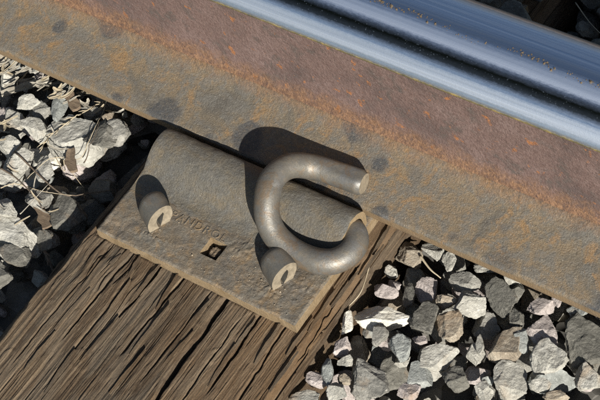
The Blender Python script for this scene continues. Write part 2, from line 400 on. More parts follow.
# ------------------------------------------------------------------ wooden tie
TX0, TX1 = -116.0, 112.5
TIE_Z = -11.0
tx = np.concatenate([[TX0], np.linspace(TX0 + .45, TX1 - .45, 500), [TX1]])
ty = np.concatenate([np.arange(-1100, -440, 12), np.arange(-440, -60, 1.3), np.arange(-60, 1400, 14)])
X, Y = np.meshgrid(tx, ty, indexing='ij')
swirl = 3 * np.exp(-((X + 70) / 45) ** 2 - ((Y + 205) / 35) ** 2)
U = X + 5 * n2(X / 90, Y / 380, 1) + .7 * n2(X / 18, Y / 160, 2) + swirl * n2(X / 30, Y / 22, 4) + .4 * n2(X / 5, Y / 30, 9)
rdg = lambda a: 1 - 2.2 * np.abs(a)                                 # sharp fibre crests
h = .45 * n2(U / 14, Y / 500, 5) + .12 * rdg(n2(U / 5.2, Y / 400, 6)) - .16 * rdg(n2(U / 2.6, Y / 400, 22)) + .22 * n2(U / 1.4, Y / 220, 7) + .26 * n2(U / .8, Y / 120, 8) + .16 * n2(X / .8, Y / 7, 23)
h += 1.2 * n2(X / 60, Y / 120, 21)
lay = (U / 7.5) % 1.0                                              # growth rings worn into little steps
h += .06 * (lay - .5)
cr = n2(U / 2.3, Y / 260, 10); h -= 2.4 * sstep(.86, .93, cr) * (.3 + .7 * sstep(-.2, .4, n2(X / 40, Y / 60, 24)))
cr2 = n2(U / 1.4, Y / 160, 13); h -= 1.1 * sstep(.82, .9, cr2)
brk = n2(U / 2.4, Y / 26, 25); h += .25 * sstep(.35, .43, brk) - .25 * sstep(.4, .48, n2(U / 1.6, Y / 17, 26))   # fibres broken off short
spl = np.exp(-((X + 72) / 40) ** 2 - ((Y + 200) / 26) ** 2); h += spl * (1.6 * n2(U / 3.5, Y / 16, 27) - 2.2 * sstep(.42, .56, n2(U / 2.4, Y / 30, 28)))
fl = n2(U / 8, Y / 26, 14); h += .4 * sstep(.45, .6, fl) * (1 - sstep(.45, .9, fl)) * 1.5   # lifted flakes
for pts, wd, dep in [([(224, 303), (203, 333), (180, 362), (157, 397)], 1.6, 16), ([(258, 318), (236, 350), (215, 382)], .8, 8), ([(182, 280), (160, 305), (128, 345)], .9, 7),
                     ([(130, 258), (108, 282), (70, 330)], .8, 6), ([(160, 268), (140, 292), (122, 312)], 1.0, 7), ([(283, 330), (262, 362), (240, 398)], .7, 6),
                     ([(392, 245), (362, 285), (330, 330)], .8, 7), ([(356, 268), (330, 305), (300, 352)], .7, 6), ([(205, 300), (170, 345), (150, 370)], .6, 5),
                     ([(105, 252), (60, 305), (20, 352)], .6, 4), ([(232, 330), (200, 375), (186, 396)], .6, 5)]:
    W = np.array([at(a, b, TIE_Z)[:2] for a, b in pts]); o_ = np.argsort(W[:, 1])
    xc = np.interp(Y[0], W[o_, 1], W[o_, 0]) + 1.2 * n2(Y[0] / 14, Y[0] * 0, 31) + .5 * n2(Y[0] / 4, Y[0] * 0, 32)
    mask = sstep(W[:, 1].min() - 14, W[:, 1].min() + 6, Y[0]) * (1 - sstep(W[:, 1].max() - 4, W[:, 1].max() + 12, Y[0]))
    ww = wd * (1 + .35 * n2(Y[0] / 20, Y[0] * 0 + wd * 9, 33))
    h -= dep * mask[None] * np.exp(-((X - xc[None]) / ww[None]) ** 2)
rag = 3.5 * n2(Y / 26, X * 0, 15) + 1.5 * n2(Y / 7, X / 9, 16)
edl = X - TX0; edr = TX1 - X
h -= 7.0 * (1 - sstep(0, 9 + rag, edl)) + 9.0 * (1 - sstep(0, 7 + rag, edr))
Z = TIE_Z + np.clip(h, -18, 1.6)
inpl = (np.abs(X) < 101) & (Y > -182.5)
Z = np.where(inpl, np.minimum(Z, TIE_Z - .4), Z)
Z = np.where((Y > -90) & (Y < 90), np.minimum(Z, TIE_Z - .4), Z)
tone = np.clip(.45 + .34 * n2(U / 2.2, Y / 260, 40) + .3 * n2(U / .9, Y / 110, 41) + .22 * n2(X / 40, Y / 80, 42), 0, 1)
warm = np.clip(sstep(20, 75, X + 25 * n2(X / 30, Y / 60, 43)) * .9 + .35 * sstep(.1, .6, n2(U / 14, Y / 90, 44)), 0, 1)
nx_, ny_ = X.shape
XX = X.copy()
XX[0] += 1.5 * n2(ty / 9, ty * 0, 50); XX[-1] += 1.5 * n2(ty / 9, ty * 0, 51)
V = np.stack([XX, Y, Z], -1).reshape(-1, 3); F = grid_faces(nx_, ny_).tolist()
TT, WW = tone.reshape(-1), warm.reshape(-1)
nb = len(V)
lo = []; ZS = [-19.0 - k for k in range(26)] + [-50, -64, -80, -180]
for row, sgn in ((0, -1), (nx_ - 1, 1)):                             # ragged sides in four steps
    prev = np.arange(ny_) + row * ny_
    for zz in ZS:
        k0 = nb + sum(len(a) for a in lo)
        off = sgn * (1.3 * n2(ty / 70, ty * 0 + zz / 5, 52) + 1.0 * n2(ty / 110, ty * 0 + zz / 2.3, 53) + .8 * n2(ty / 60, ty * 0 + zz / 1.3, 54) - 3.0 * sstep(.5, .68, n2(ty / 80, ty * 0 + zz / 1.7, 57)) - 2.0 * sstep(.45, .6, n2(ty / 40, ty * 0 + zz / 4, 58))) + sgn * (.4 - .03 * (zz + 20))
        lo.append(np.stack([np.full(ny_, tx[row]) + off, ty, np.full(ny_, float(zz))], -1))
        cur = np.arange(ny_) + k0
        for j in range(ny_ - 1):
            q = [int(prev[j]), int(prev[j + 1]), int(cur[j + 1]), int(cur[j])]
            F.append(q if sgn > 0 else q[::-1])
        prev = cur
V = np.vstack([V] + lo); ex = len(V) - nb
TT = np.concatenate([TT] + [np.clip(.32 + .4 * n2(ty / 70, ty * 0 + k * 3.7, 56), 0, 1) for k in range(len(lo))]); WW = np.concatenate([WW, np.full(ex, .25)])
tie = empty('wooden_tie', (1.5, 0, -180))
tag(tie, 'weathered brown wooden tie with split, splintered grain beneath the steel plate', 'railway tie')
tie_o = mesh_obj('timber', V, F, M_WOOD, tie, attrs={'tone': TT, 'warm': WW})
def tie_z(x, y):
    i = int(np.clip(np.searchsorted(tx, x), 0, nx_ - 1)); j = int(np.clip(np.searchsorted(ty, y), 0, ny_ - 1)); return float(Z[i, j])
# loose splinters lifted off the tie, each a thin wedge lying along the grain
r = random.Random(5)
def splinter(px, py, L, wdt, tilt, yaw):
    p = at(px, py, TIE_Z); n = 7; V = []; zb = TIE_Z + .2
    for k in range(n):
        t = k / (n - 1); wv = wdt * (.25 + .75 * math.sin(math.pi * min(1, .12 + t * .86))) * r.uniform(.8, 1.2)
        x = p[0] + math.sin(yaw) * (t - .5) * L + r.uniform(-.3, .3); y = p[1] + math.cos(yaw) * (t - .5) * L
        z = zb + tilt * t + r.uniform(-.2, .2)
        for sx, dz in ((-1, 0), (1, .2), (.7, -1.3), (-.7, -1.4)): V.append((x + sx * wv / 2, y, z + dz))
    F = [[k * 4 + j, k * 4 + (j + 1) % 4, k * 4 + 4 + (j + 1) % 4, k * 4 + 4 + j] for k in range(n - 1) for j in range(4)] + [[3, 2, 1, 0], [n * 4 - 4, n * 4 - 3, n * 4 - 2, n * 4 - 1]]
    mesh_obj('splinter', V, F, M_WOOD, tie, smooth=False, attrs={'tone': [r.uniform(.35, .8)] * len(V), 'warm': [r.uniform(0, .6)] * len(V)})
for a in [(120, 262, 34, 4, 3, .1), (133, 270, 26, 3, 3.5, -.1), (108, 268, 30, 3.5, 2.5, .2), (146, 284, 40, 4, 3, .05), (168, 292, 36, 3, 3, -.08), (92, 285, 44, 3, 2, .12), (70, 312, 50, 3, 2, .06),
          (118, 300, 38, 3.5, 2.5, -.05), (196, 318, 34, 3, 2.5, .1), (150, 330, 52, 3, 2, .02), (245, 335, 30, 3, 2.5, .06), (268, 345, 38, 3.5, 3, -.04), (176, 352, 42, 3, 2, .1), (222, 366, 40, 3, 2, -.06),
          (300, 338, 36, 3, 3, .04), (322, 312, 40, 3, 2.5, -.03), (345, 290, 36, 3, 2.5, .05), (372, 262, 34, 3, 2.5, .02), (382, 240, 30, 3.5, 2.5, -.05), (100, 340, 46, 3, 2, .08), (40, 352, 40, 3, 2, .02),
          (60, 372, 42, 3, 2, -.05), (128, 372, 44, 3, 2.2, .06), (284, 372, 38, 3, 2.5, .03)]: splinter(*a)

# ------------------------------------------------------------------ tie plate
PX, PY0, PY1, PTH = 98.5, -180.8, 180.0, 11.0
HX, HY, HS = 0.9, -152.7, 8.1
plate = empty('tie_plate', (0, -60, -11))
tag(plate, 'flat rusted steel tie plate with a square hole, raised shoulder and cast lettering', 'tie plate')
gx_ = np.concatenate([np.linspace(-PX, HX - HS, 111)[:-1], np.linspace(HX - HS, HX + HS, 15)[:-1], np.linspace(HX + HS, PX, 111)])
gy_ = np.concatenate([np.linspace(PY0, HY - HS, 27)[:-1], np.linspace(HY - HS, HY + HS, 15)[:-1], np.linspace(HY + HS, -60, 90)[:-1], np.linspace(-60, PY1, 40)])
i0, i1 = 110, 124; j0, j1 = 26, 40
X, Y = np.meshgrid(gx_, gy_, indexing='ij')
ed = np.minimum(np.minimum(PX - np.abs(X), Y - PY0), PY1 - Y)
z = .28 * n2(X / 9, Y / 9, 60) + .35 * n2(X / 30, Y / 30, 61) - 1.1 * (1 - sstep(0, 1.8, ed + .4 * n2(X / 7, Y / 7, 62))) - .9 * np.exp(-(((X + 80) / 24) ** 2 + ((Y + 178) / 9) ** 2))
crust = sum(np.exp(-((X - a) / b) ** 2 - ((Y - c) / e) ** 2) for a, b, c, e in ((62, 17, -163, 8), (82, 12, -150, 10), (22, 12, -143, 7), (-53, 13, -166, 6), (32, 20, -134, 6)))
z += np.clip(crust, 0, 1) * (1.0 * np.abs(n2(X / 4, Y / 4, 65)) + .9 * np.abs(n2(X / 1.9, Y / 1.9, 66))) + .22 * n2(X / 3.2, Y / 3.2, 67) - .8 * sstep(.55, .75, n2(X / 11, Y / 11, 68)) * .6
z -= .012 * np.clip(-140 - Y, 0, 50) * 1.0
z = np.where(np.abs(Y) < 74, np.minimum(z, -.15), z)
XX = X + .45 * n2(X / 22, Y / 22, 63) * (ed < 2); YY = Y + .45 * n2(X / 22, Y / 22, 64) * (ed < 2)
nx, ny = X.shape
V = np.stack([XX, YY, z], -1).reshape(-1, 3)
F = []
for i in range(nx - 1):
    for j in range(ny - 1):
        if i0 <= i < i1 and j0 <= j < j1: continue
        F.append([i * ny + j, (i + 1) * ny + j, (i + 1) * ny + j + 1, i * ny + j + 1])
def wall(loop, zb, inset, closed=True, seed=0):
    global V, F
    top = np.array(loop); P = V[top].copy(); prev = top
    for f_ in (.25, .6, 1.0):
        Q = P.copy(); Q[:, 2] = P[:, 2] * (1 - f_) + zb * f_
        c = P[:, :2].mean(0); dirv = P[:, :2] - c; dirv /= np.linalg.norm(dirv, axis=1)[:, None]
        Q[:, :2] += dirv * (inset * f_ + .2 * n2(P[:, 0] / 5 + f_ * 9, P[:, 1] / 5, 70 + seed)[:, None])
        k = len(V); V = np.vstack([V, Q]); cur = np.arange(len(top)) + k
        for a in range(len(top)):
            b = (a + 1) % len(top); F.append([int(prev[a]), int(cur[a]), int(cur[b]), int(prev[b])])
        prev = cur
    return prev
outer = [i * ny for i in range(nx)] + [(nx - 1) * ny + j for j in range(1, ny)] + [i * ny + ny - 1 for i in range(nx - 2, -1, -1)] + [j for j in range(ny - 2, 0, -1)]
bot = wall(outer, -PTH, .6)
holel = [i * ny + j0 for i in range(i0, i1 + 1)] + [i1 * ny + j for j in range(j0 + 1, j1 + 1)] + [i * ny + j1 for i in range(i1 - 1, i0 - 1, -1)] + [i0 * ny + j for j in range(j1 - 1, j0, -1)]
wall(holel[::-1], -PTH + .2, -.6, seed=3)
base_o = mesh_obj('base_plate', V, F, M_PLATE, plate)

# rolled shoulder: humped bar with a tunnel for the clip's middle leg
TUN_Y, TUN_Z, TUN_R = -91.5, 9.6, 10.4
outp = spline([(-136, -.3), (-129, .9), (-122, 3.6), (-115.5, 9.2), (-109.5, 16), (-103, 21), (-96, 24), (-89, 24.8), (-82.5, 23.2), (-78, 19), (-76.2, 12), (-75.8, 5), (-75.8, -.3)], 5)
inn = np.array([(TUN_Y + TUN_R * math.cos(a), TUN_Z + TUN_R * math.sin(a)) for a in np.linspace(-.25, math.pi + .25, 22)])
inn = np.vstack([[inn[0][0] - .4, -.3], inn, [inn[-1][0] + .4, -.3]])
ring = np.vstack([outp, inn]); no, nr = len(outp), len(ring)
sx_ = np.linspace(-96.5, 97.3, 90)
V = np.zeros((len(sx_), nr, 3))
for k, x in enumerate(sx_):
    f_ = .5 + .5 * (x + 96.5) / 194
    e0 = min(1, (x + 96.5) / 5); e1 = min(1, (97.3 - x) / 2.0)
    sc = (.86 + .14 * (x + 96.5) / 194) * (1 - .10 * (1 - math.sin(e0 * math.pi / 2))) * (1 - .03 * (1 - e1))
    for q in range(nr):
        y_, z_ = ring[q]
        if q < no:
            nz = .45 * n2(x / 12, q / 7, 80) + .25 * n2(x / 4, q / 3, 81)
            z2 = z_ * sc + nz * (z_ > 1); y2 = y_ + nz * .5
        else: y2, z2 = y_, z_
        xx = x
        if k == len(sx_) - 1: xx = x + .7 * n2(y_ / 6, z_ / 6, 82)
        if k == 0: xx = x + 1.0 * n2(y_ / 8, z_ / 8, 83) + .12 * z_
        V[k, q] = (xx, y2, z2)
F = []
for k in range(len(sx_) - 1):
    for q in range(nr):
        b = (q + 1) % nr
        if q == no - 1 or q == nr - 1: continue
        F.append([k * nr + q, k * nr + b, (k + 1) * nr + b, (k + 1) * nr + q])
def cap(k, flip):
    a = k * nr; n_in = nr - no; global F
    for q in range(no - 1):                                        # fan the ring between the outer and the inner curve
        t0 = n_in - 1 - int(round((q / (no - 1)) * (n_in - 1))); t1 = n_in - 1 - int(round(((q + 1) / (no - 1)) * (n_in - 1)))
        f = [a + q, a + q + 1] + ([a + no + t1] if t0 == t1 else [a + no + t1, a + no + t0])
        F.append(f[::-1] if flip else f)
cap(0, False); cap(len(sx_) - 1, True)
sh = mesh_obj('shoulder', V.reshape(-1, 3), F, M_SHOULDER, plate)
bm = bmesh.new(); bm.from_mesh(sh.data); bmesh.ops.recalc_face_normals(bm, faces=bm.faces)
for e in bm.edges:
    if len(e.link_faces) == 2 and e.calc_face_angle(0) > .7: e.smooth = False
bm.to_mesh(sh.data); bm.free()
for o_ in (base_o,):
    bm = bmesh.new(); bm.from_mesh(o_.data); bmesh.ops.recalc_face_normals(bm, faces=bm.faces); 
    for e in bm.edges:
        if len(e.link_faces) == 2 and e.calc_face_angle(0) > .9: e.smooth = False
    bm.to_mesh(o_.data); bm.free()

# raised lettering rolled into the plate
def lettering(txt, x, y, size, ang=0.0, space=1.0, ext=.32):
    cu = bpy.data.curves.new('lettering', 'FONT'); cu.body = txt; cu.size = size * MM; cu.extrude = ext * MM; cu.bevel_depth = .12 * MM; cu.space_character = space; cu.offset = -.05 * MM
    tmp = bpy.data.objects.new('lettering_curve', cu); COL.objects.link(tmp)
    bpy.context.view_layer.update(); dg = bpy.context.evaluated_depsgraph_get()
    me = bpy.data.meshes.new_from_object(tmp.evaluated_get(dg)); bpy.data.objects.remove(tmp)
    o = bpy.data.objects.new('lettering', me); COL.objects.link(o); me.materials.clear(); me.materials.append(M_PLATE)
    o.parent = plate; o.location = Vector((x * MM, y * MM, .18 * MM)) - plate.location; o.rotation_euler.z = ang
    o['label'] = 'raised cast lettering on the plate'
    return o
lettering('PANDROL', -50.2, -144.0, 10.6, 0.0, 1.2, .3)

# ------------------------------------------------------------------ spring clip
cpath = [(20, -91.5, 9.4), (60, -91.5, 9.4), (88, -91.5, 9.8), (98, -93.5, 10.4), (104.5, -102, 10.6), (105, -113, 10.8), (99, -123.5, 10.9), (88, -129, 10.9), (74, -130.5, 11), (60, -130.2, 13), (47, -127.5, 19),
         (38, -121, 28.5), (32.7, -110.6, 36.5), (28.2, -98.1, 39.5), (28.2, -85.1, 38.5), (32.1, -74, 34.5), (39, -66, 28.6), (50, -61.5, 25.4), (66, -59, 23.8), (86.5, -57.2, 23.0)]
CP = spline(cpath, 7)
nC = len(CP)
cr_ = np.full(nC, 10.2); cr_[:14] = 9.7; cr_[-1] = 8.4; tt = np.linspace(0, 1, nC)
cr_ += .35 * np.sin(tt * 40) * .3
V, F = tube(CP, cr_, 28)
V = V.reshape(nC, 28, 3)
for k in range(nC):                                                # toe is pressed flat where it bears on the foot
    f_ = sstep(CP[:, 0].max() * .0 + .86, .97, tt[k])
    if tt[k] > .8:
        for j in range(28):
            lim = foot_top(V[k, j, 1]) + .25
            V[k, j, 2] = max(V[k, j, 2], lim)
        top = CP[k, 2] + 10.2 - 1.6 * f_
        V[k, :, 2] = np.minimum(V[k, :, 2], top)
V = V.reshape(-1, 3); V[:, 2] = np.where((np.abs(V[:, 0]) < PX) & (V[:, 1] < -104), np.maximum(V[:, 2], .35), V[:, 2])
V += .18 * np.stack([n3(V / 14, 1), n3(V / 14, 2), n3(V / 14, 3)], -1)
clip = mesh_obj('rail_clip', V, F, M_CLIP, None, (60, -95, 0)); clip.data.materials.append(M_CUT); clip.data.polygons[-1].material_index = 1; clip.data.polygons[-1].use_smooth = False
tag(clip, 'bent dark spring steel clip hooked through the plate shoulder onto the rail foot', 'rail clip')
bm = bmesh.new(); bm.from_mesh(clip.data); bmesh.ops.recalc_face_normals(bm, faces=bm.faces)
for e in bm.edges:
    if len(e.link_faces) == 2 and e.calc_face_angle(0) > .8: e.smooth = False
bm.to_mesh(clip.data); bm.free()

# ------------------------------------------------------------------ hairpin lock spikes
def lock_spike(xf, xb, yc, label, seed, hgt=27.0):
    th = 8.0
    mid = spline([(-2.8, -12), (-3.6, -3), (-5.8, 4), (-6.8, 11.5), (-4.4, hgt - 8.5), (.6, hgt - 5), (5.6, hgt - 8), (7.0, 11.5), (5.8, 4), (3.8, -3), (2.8, -12)], 5)
    mid[:, 0] *= 1.06; mid[:, 0] += .24 * np.clip(mid[:, 1], 0, 99)                    # the loop leans to the rail
    T = np.gradient(mid, axis=0); T /= np.linalg.norm(T, axis=1)[:, None]; Nn = np.stack([-T[:, 1], T[:, 0]], 1)
    n = len(mid); xs_ = np.linspace(xb, xf, 12); V = []
    for k, x in enumerate(xs_):
        u = (x - xb) / (xf - xb); shr = 1 - .22 * (1 - min(1, u / .35)) ** 2
        for sgn in (1, -1):
            for q in range(n):
                p = mid[q] + sgn * Nn[q] * th / 2
                yy = p[0]; zz = p[1]
                if zz > 0: yy = 1.8 + (yy - 1.8) * shr; zz = zz * shr
                nz = .35 * n2(x / 5 + seed, q / 4, 90)
                slant = (.06 * zz - .1 * (yy - 2)) * (u ** 3) + .6 * n2(q / 5, sgn, 91 + seed) * (k == len(xs_) - 1)
                V.append((x + slant, yc + yy + nz * sgn, zz + nz))
    F = []; m = 2 * n
    for k in range(len(xs_) - 1):
        for q in range(n - 1):
            F.append([k * m + q, k * m + q + 1, (k + 1) * m + q + 1, (k + 1) * m + q])
            F.append([k * m + n + q, (k + 1) * m + n + q, (k + 1) * m + n + q + 1, k * m + n + q + 1])
        for q in (0, n - 1): F.append([k * m + q, (k + 1) * m + q, (k + 1) * m + n + q, k * m + n + q])
    for k in (0, len(xs_) - 1):
        for q in range(n - 1): F.append([k * m + q, k * m + q + 1, k * m + n + q + 1, k * m + n + q])
    o = mesh_obj('lock_spike', V, F, M_SPIKE, None, (xf, yc, 0)); o.rotation_euler.z = math.radians(-29)
    o.scale = (1.1, 1.0, .86); o.data.materials.append(M_CUT)
    for q in range(len(F) - (n - 1), len(F)): o.data.polygons[q].material_index = 1
    bm = bmesh.new(); bm.from_mesh(o.data); bmesh.ops.recalc_face_normals(bm, faces=bm.faces)
    for e in bm.edges:
        if len(e.link_faces) == 2 and e.calc_face_angle(0) > .7: e.smooth = False
    bm.to_mesh(o.data); bm.free()
    return tag(o, label, 'lock spike', 'hairpin spikes in the tie plate')
lock_spike(-51.5, -71.5, -155.5, 'hairpin loop of a steel lock spike beside the raised lettering', 1)
lock_spike(69.5, 48.5, -154.5, 'hairpin loop of a steel lock spike between the clip and plate corner', 4)

# ------------------------------------------------------------------ ballast
def ico(sub):
    bm = bmesh.new(); bmesh.ops.create_icosphere(bm, subdivisions=sub, radius=1.0)
    V = np.array([v.co[:] for v in bm.verts]); F = [[v.index for v in f.verts] for f in bm.faces]; bm.free(); return V, F
IV3, IF3 = ico(4); IV4, IF4 = ico(5)
def rock(rng, hi=False, cuts=11, rough=.05):
    """unit stone: a ball cut by random planes into a broken, angular block"""
    V = (IV4 if hi else IV3).copy() * 1.25
    D = rng.normal(size=(cuts, 3)); D /= np.linalg.norm(D, axis=1)[:, None]
    D[0] = [0, 0, 1]; D[0] += rng.normal(size=3) * .18; D[1] = -D[0] + rng.normal(size=3) * .15
    D /= np.linalg.norm(D, axis=1)[:, None]
    dist = rng.uniform(.62, .92, cuts); dist[:2] = rng.uniform(.55, .7, 2)
    for _ in range(2):
        for n_, e_ in zip(D, dist):
            k = V @ n_ - e_; V = V - np.where(k > 0, k, 0)[:, None] * n_
    s = rng.integers(0, 400)
    dsp = rough * (n3(V * 2.2, s) + .6 * n3(V * 5, s + 1) + .45 * n3(V * 11, s + 2) + .3 * n3(V * 22, s + 3))
    stepn = n3(V * np.array([1.6, 1.6, 4.5]), s + 4)                # fracture steps
    dsp = dsp + .035 * np.sign(stepn) * sstep(.05, .12, np.abs(stepn))
    V = V * (1 + dsp)[:, None]
    V = V - (V.max(0) + V.min(0)) / 2
    return V / V.max(0)
CELL = 2.0; X0, Y0 = -560.0, -460.0; NXc, NYc = 560, 460
cxs = X0 + (np.arange(NXc) + .5) * CELL; cys = Y0 + (np.arange(NYc) + .5) * CELL
CX, CY = np.meshgrid(cxs, cys, indexing='ij')
LEV = base_level(CX, CY)
H = np.full((NXc, NYc), -84.0); H += 3 * n2(CX / 40, CY / 40, 5)
TIEC = (CX > TX0 - 1.5) & (CX < TX1 + 1.5)
BLOCK = TIEC & (CY < 92)
H[TIEC & (CY >= 92)] = -9.5
IDM = np.full((NXc, NYc), -1)
stones = []
def foot_cells(V):
    i = ((V[:, 0] - X0) / CELL).astype(int); j = ((V[:, 1] - Y0) / CELL).astype(int)
    if i.min() < 0 or j.min() < 0 or i.max() >= NXc or j.max() >= NYc: return None
    a, b, c, e = i.min(), i.max() + 1, j.min(), j.max() + 1
    lo = np.full((b - a, e - c), 1e9); hi = np.full((b - a, e - c), -1e9)
    np.minimum.at(lo, (i - a, j - c), V[:, 2]); np.maximum.at(hi, (i - a, j - c), V[:, 2])
    return a, b, c, e, lo, hi
def drop(V):
    """height at which the stone V (mm, centred on its place, z about 0) comes to rest"""
    f = foot_cells(V)
    if f is None: return None
    a, b, c, e, lo, hi = f
    if BLOCK[a:b, c:e][lo < 1e8].any(): return None
    m = lo < 1e8
    return float((H[a:b, c:e] - lo)[m].max()), f
def settle(V, z, f, rec):
    a, b, c, e, lo, hi = f; m = hi > -1e8
    sub = H[a:b, c:e]; up = m & (hi + z > sub)
    sub[up] = (hi + z)[up]; IDM[a:b, c:e][up] = len(stones)
    rec['z'] = z; stones.append(rec)
def rot_mat(rng, tilt):
    a = rng.uniform(0, 2 * math.pi); t1, t2 = rng.normal(size=2) * tilt
    ca, sa = math.cos(a), math.sin(a)
    Rz = np.array([[ca, -sa, 0], [sa, ca, 0], [0, 0, 1]])
    Rx = np.array([[1, 0, 0], [0, math.cos(t1), -math.sin(t1)], [0, math.sin(t1), math.cos(t1)]])
    Ry = np.array([[math.cos(t2), 0, math.sin(t2)], [0, 1, 0], [-math.sin(t2), 0, math.cos(t2)]])
    return Rz @ Rx @ Ry
rngS = np.random.default_rng(21)
LIB = [rock(rngS) for _ in range(36)]
LIBM = {}
TONES = ['grey', 'light', 'pink', 'dark', 'tan', 'greenish', 'white']
def fill(n, smin, smax, top_off, hide, tries=5, tone_p=(.3, .25, .12, .12, .09, .1, .02), region=None):
    made = 0
    for _ in range(n):
        best = None
        s = rngS.uniform(smin, smax); lib = int(rngS.integers(len(LIB)))
        dim = s * np.array([rngS.uniform(.9, 1.3), rngS.uniform(.7, 1.0), rngS.uniform(.5, .8)]) / 2
        for _t in range(tries):
            if region: x = rngS.uniform(region[0], region[1]); y = rngS.uniform(region[2], region[3])
            else:
                x = rngS.uniform(-540, 540); y = rngS.uniform(-440, 440)
            if TX0 - 4 < x < TX1 + 4 and y < 96: continue
            Rm = rot_mat(rngS, .45); V = (LIB[lib] * dim) @ Rm.T + [x, y, 0]
            rr = drop(V)
            if rr is None: continue
            z, f = rr
            i = int((x - X0) / CELL); j = int((y - Y0) / CELL)
            top = z + V[:, 2].max()
            if top > LEV[i, j] + top_off: continue
            if abs(y) < 76 and top > -4: continue
            if best is None or z - LEV[i, j] < best[0]: best = (z - LEV[i, j], V, z, f, Rm, (x, y), dim)
        if best is None: continue
        _, V, z, f, Rm, xy, dim = best
        settle(V, z, f, dict(lib=lib, dim=dim, R=Rm, x=xy[0], y=xy[1], tone=str(rngS.choice(TONES, p=tone_p)), size=s)); made += 1
    return made
fill(1500, 18, 34, -17, True, 4)
fill(600, 12, 22, -18, True, 4)
fill(260, 20, 34, 0, True, 4, region=(-120, 360, 100, 360))
# the stones one can pick out in the photograph: where they lie (px), their extent (px), turn, tone, own label
A = 'NAMED'
MARK = [
 (383, 319, 60, 26, 4, 'white', 'cream white slab of stone'), (370, 385, 46, 38, 20, 'grey', 'big rough grey stone'), (438, 358, 46, 28, -15, 'light', 'pale wedge-shaped stone'),
 (586, 343, 58, 58, -35, 'dark', 'largest dark grey boulder'), (347, 324, 13, 27, 15, 'white', 'small bright white stone'), (426, 292, 24, 27, 0, 'pink', 'rounded pinkish stone'),
 (511, 383, 42, 36, 40, 'light', 'pale triangular stone'), (78, 141, 66, 46, -8, 'light', 'broad pale grey slab'), (14, 235, 54, 38, 10, 'light', 'flat pale slab in the straw'),
 (70, 214, 36, 42, 10, 'dark', 'big dark shaded stone'), (408, 254, 28, 26, 20, 'tan', 'jagged reddish brown stone'), (545, 333, 36, 33, 30, 'pink', 'blocky pink stone'),
 (309, 376, 24, 16, 10, 'pink', A), (327, 373, 13, 30, 8, 'greenish', A), (341, 347, 20, 17, -20, 'pink', A), (346, 363, 18, 12, -30, 'light', A), (344, 380, 14, 11, 0, 'tan', A),
 (337, 392, 22, 22, 0, 'light', A), (303, 395, 32, 16, 0, 'light', A), (382, 267, 14, 14, 0, 'light', A), (395, 286, 14, 13, 0, 'pink', A), (387, 296, 27, 14, 10, 'pink', A), (409, 296, 12, 24, 10, 'dark', A),
 (434, 251, 28, 18, 20, 'light', A), (449, 262, 16, 20, 30, 'light', A), (426, 322, 26, 36, 12, 'dark', A), (420, 341, 16, 9, 0, 'pink', A), (450, 327, 30, 32, -10, 'tan', A), (447, 302, 24, 16, 0, 'tan', A),
 (486, 325, 30, 28, 0, 'grey', A), (381, 338, 18, 20, 0, 'grey', A), (400, 348, 24, 27, 0, 'greenish', A), (476, 354, 21, 23, 0, 'light', A), (420, 376, 26, 28, 0, 'greenish', A), (409, 392, 24, 17, 10, 'pink', A),
 (455, 383, 32, 26, 5, 'dark', A), (484, 391, 20, 24, 0, 'light', A), (401, 374, 9, 13, 0, 'light', A), (470, 304, 34, 28, 0, 'light', A), (465, 283, 34, 20, 10, 'grey', A), (501, 298, 28, 42, -25, 'dark', A),
 (486, 268, 26, 14, 15, 'light', A), (511, 281, 20, 11, 15, 'light', A), (518, 293, 14, 20, 0, 'dark', A), (517, 317, 16, 20, 0, 'dark', A), (541, 308, 30, 20, 0, 'pink', A), (557, 301, 12, 17, 0, 'pink', A),
 (508, 345, 32, 42, 25, 'tan', A), (521, 339, 16, 30, -25, 'greenish', A), (549, 371, 38, 36, 30, 'light', A), (577, 312, 22, 18, 20, 'greenish', A), (540, 386, 24, 14, 0, 'light', A), (588, 383, 30, 28, 30, 'light', A),
 (556, 397, 28, 14, 0, 'tan', A), (480, 345, 9, 22, 0, 'light', A),
 (46, 171, 20, 30, 0, 'light', A), (16, 121, 20, 22, 0, 'light', A), (42, 111, 30, 19, 0, 'grey', A), (28, 103, 26, 14, -20, 'light', A), (37, 131, 28, 22, 0, 'light', A), (60, 107, 16, 34, 10, 'greenish', A),
 (10, 148, 26, 20, 0, 'light', A), (21, 162, 32, 22, -10, 'light', A), (36, 196, 30, 20, 0, 'grey', A), (6, 208, 24, 20, 0, 'light', A), (27, 274, 30, 24, 0, 'dark', A), (5, 283, 24, 30, 0, 'dark', A),
 (12, 303, 30, 22, 0, 'dark', A), (112, 158, 40, 32, -20, 'dark', A), (103, 190, 30, 24, 0, 'dark', A), (48, 243, 26, 22, 0, 'dark', A), (92, 112, 26, 14, -10, 'light', A), (5, 178, 20, 18, 0, 'light', A),
 (118, 132, 26, 24, 0, 'grey', A), (4, 255, 18, 14, 0, 'light', A)]
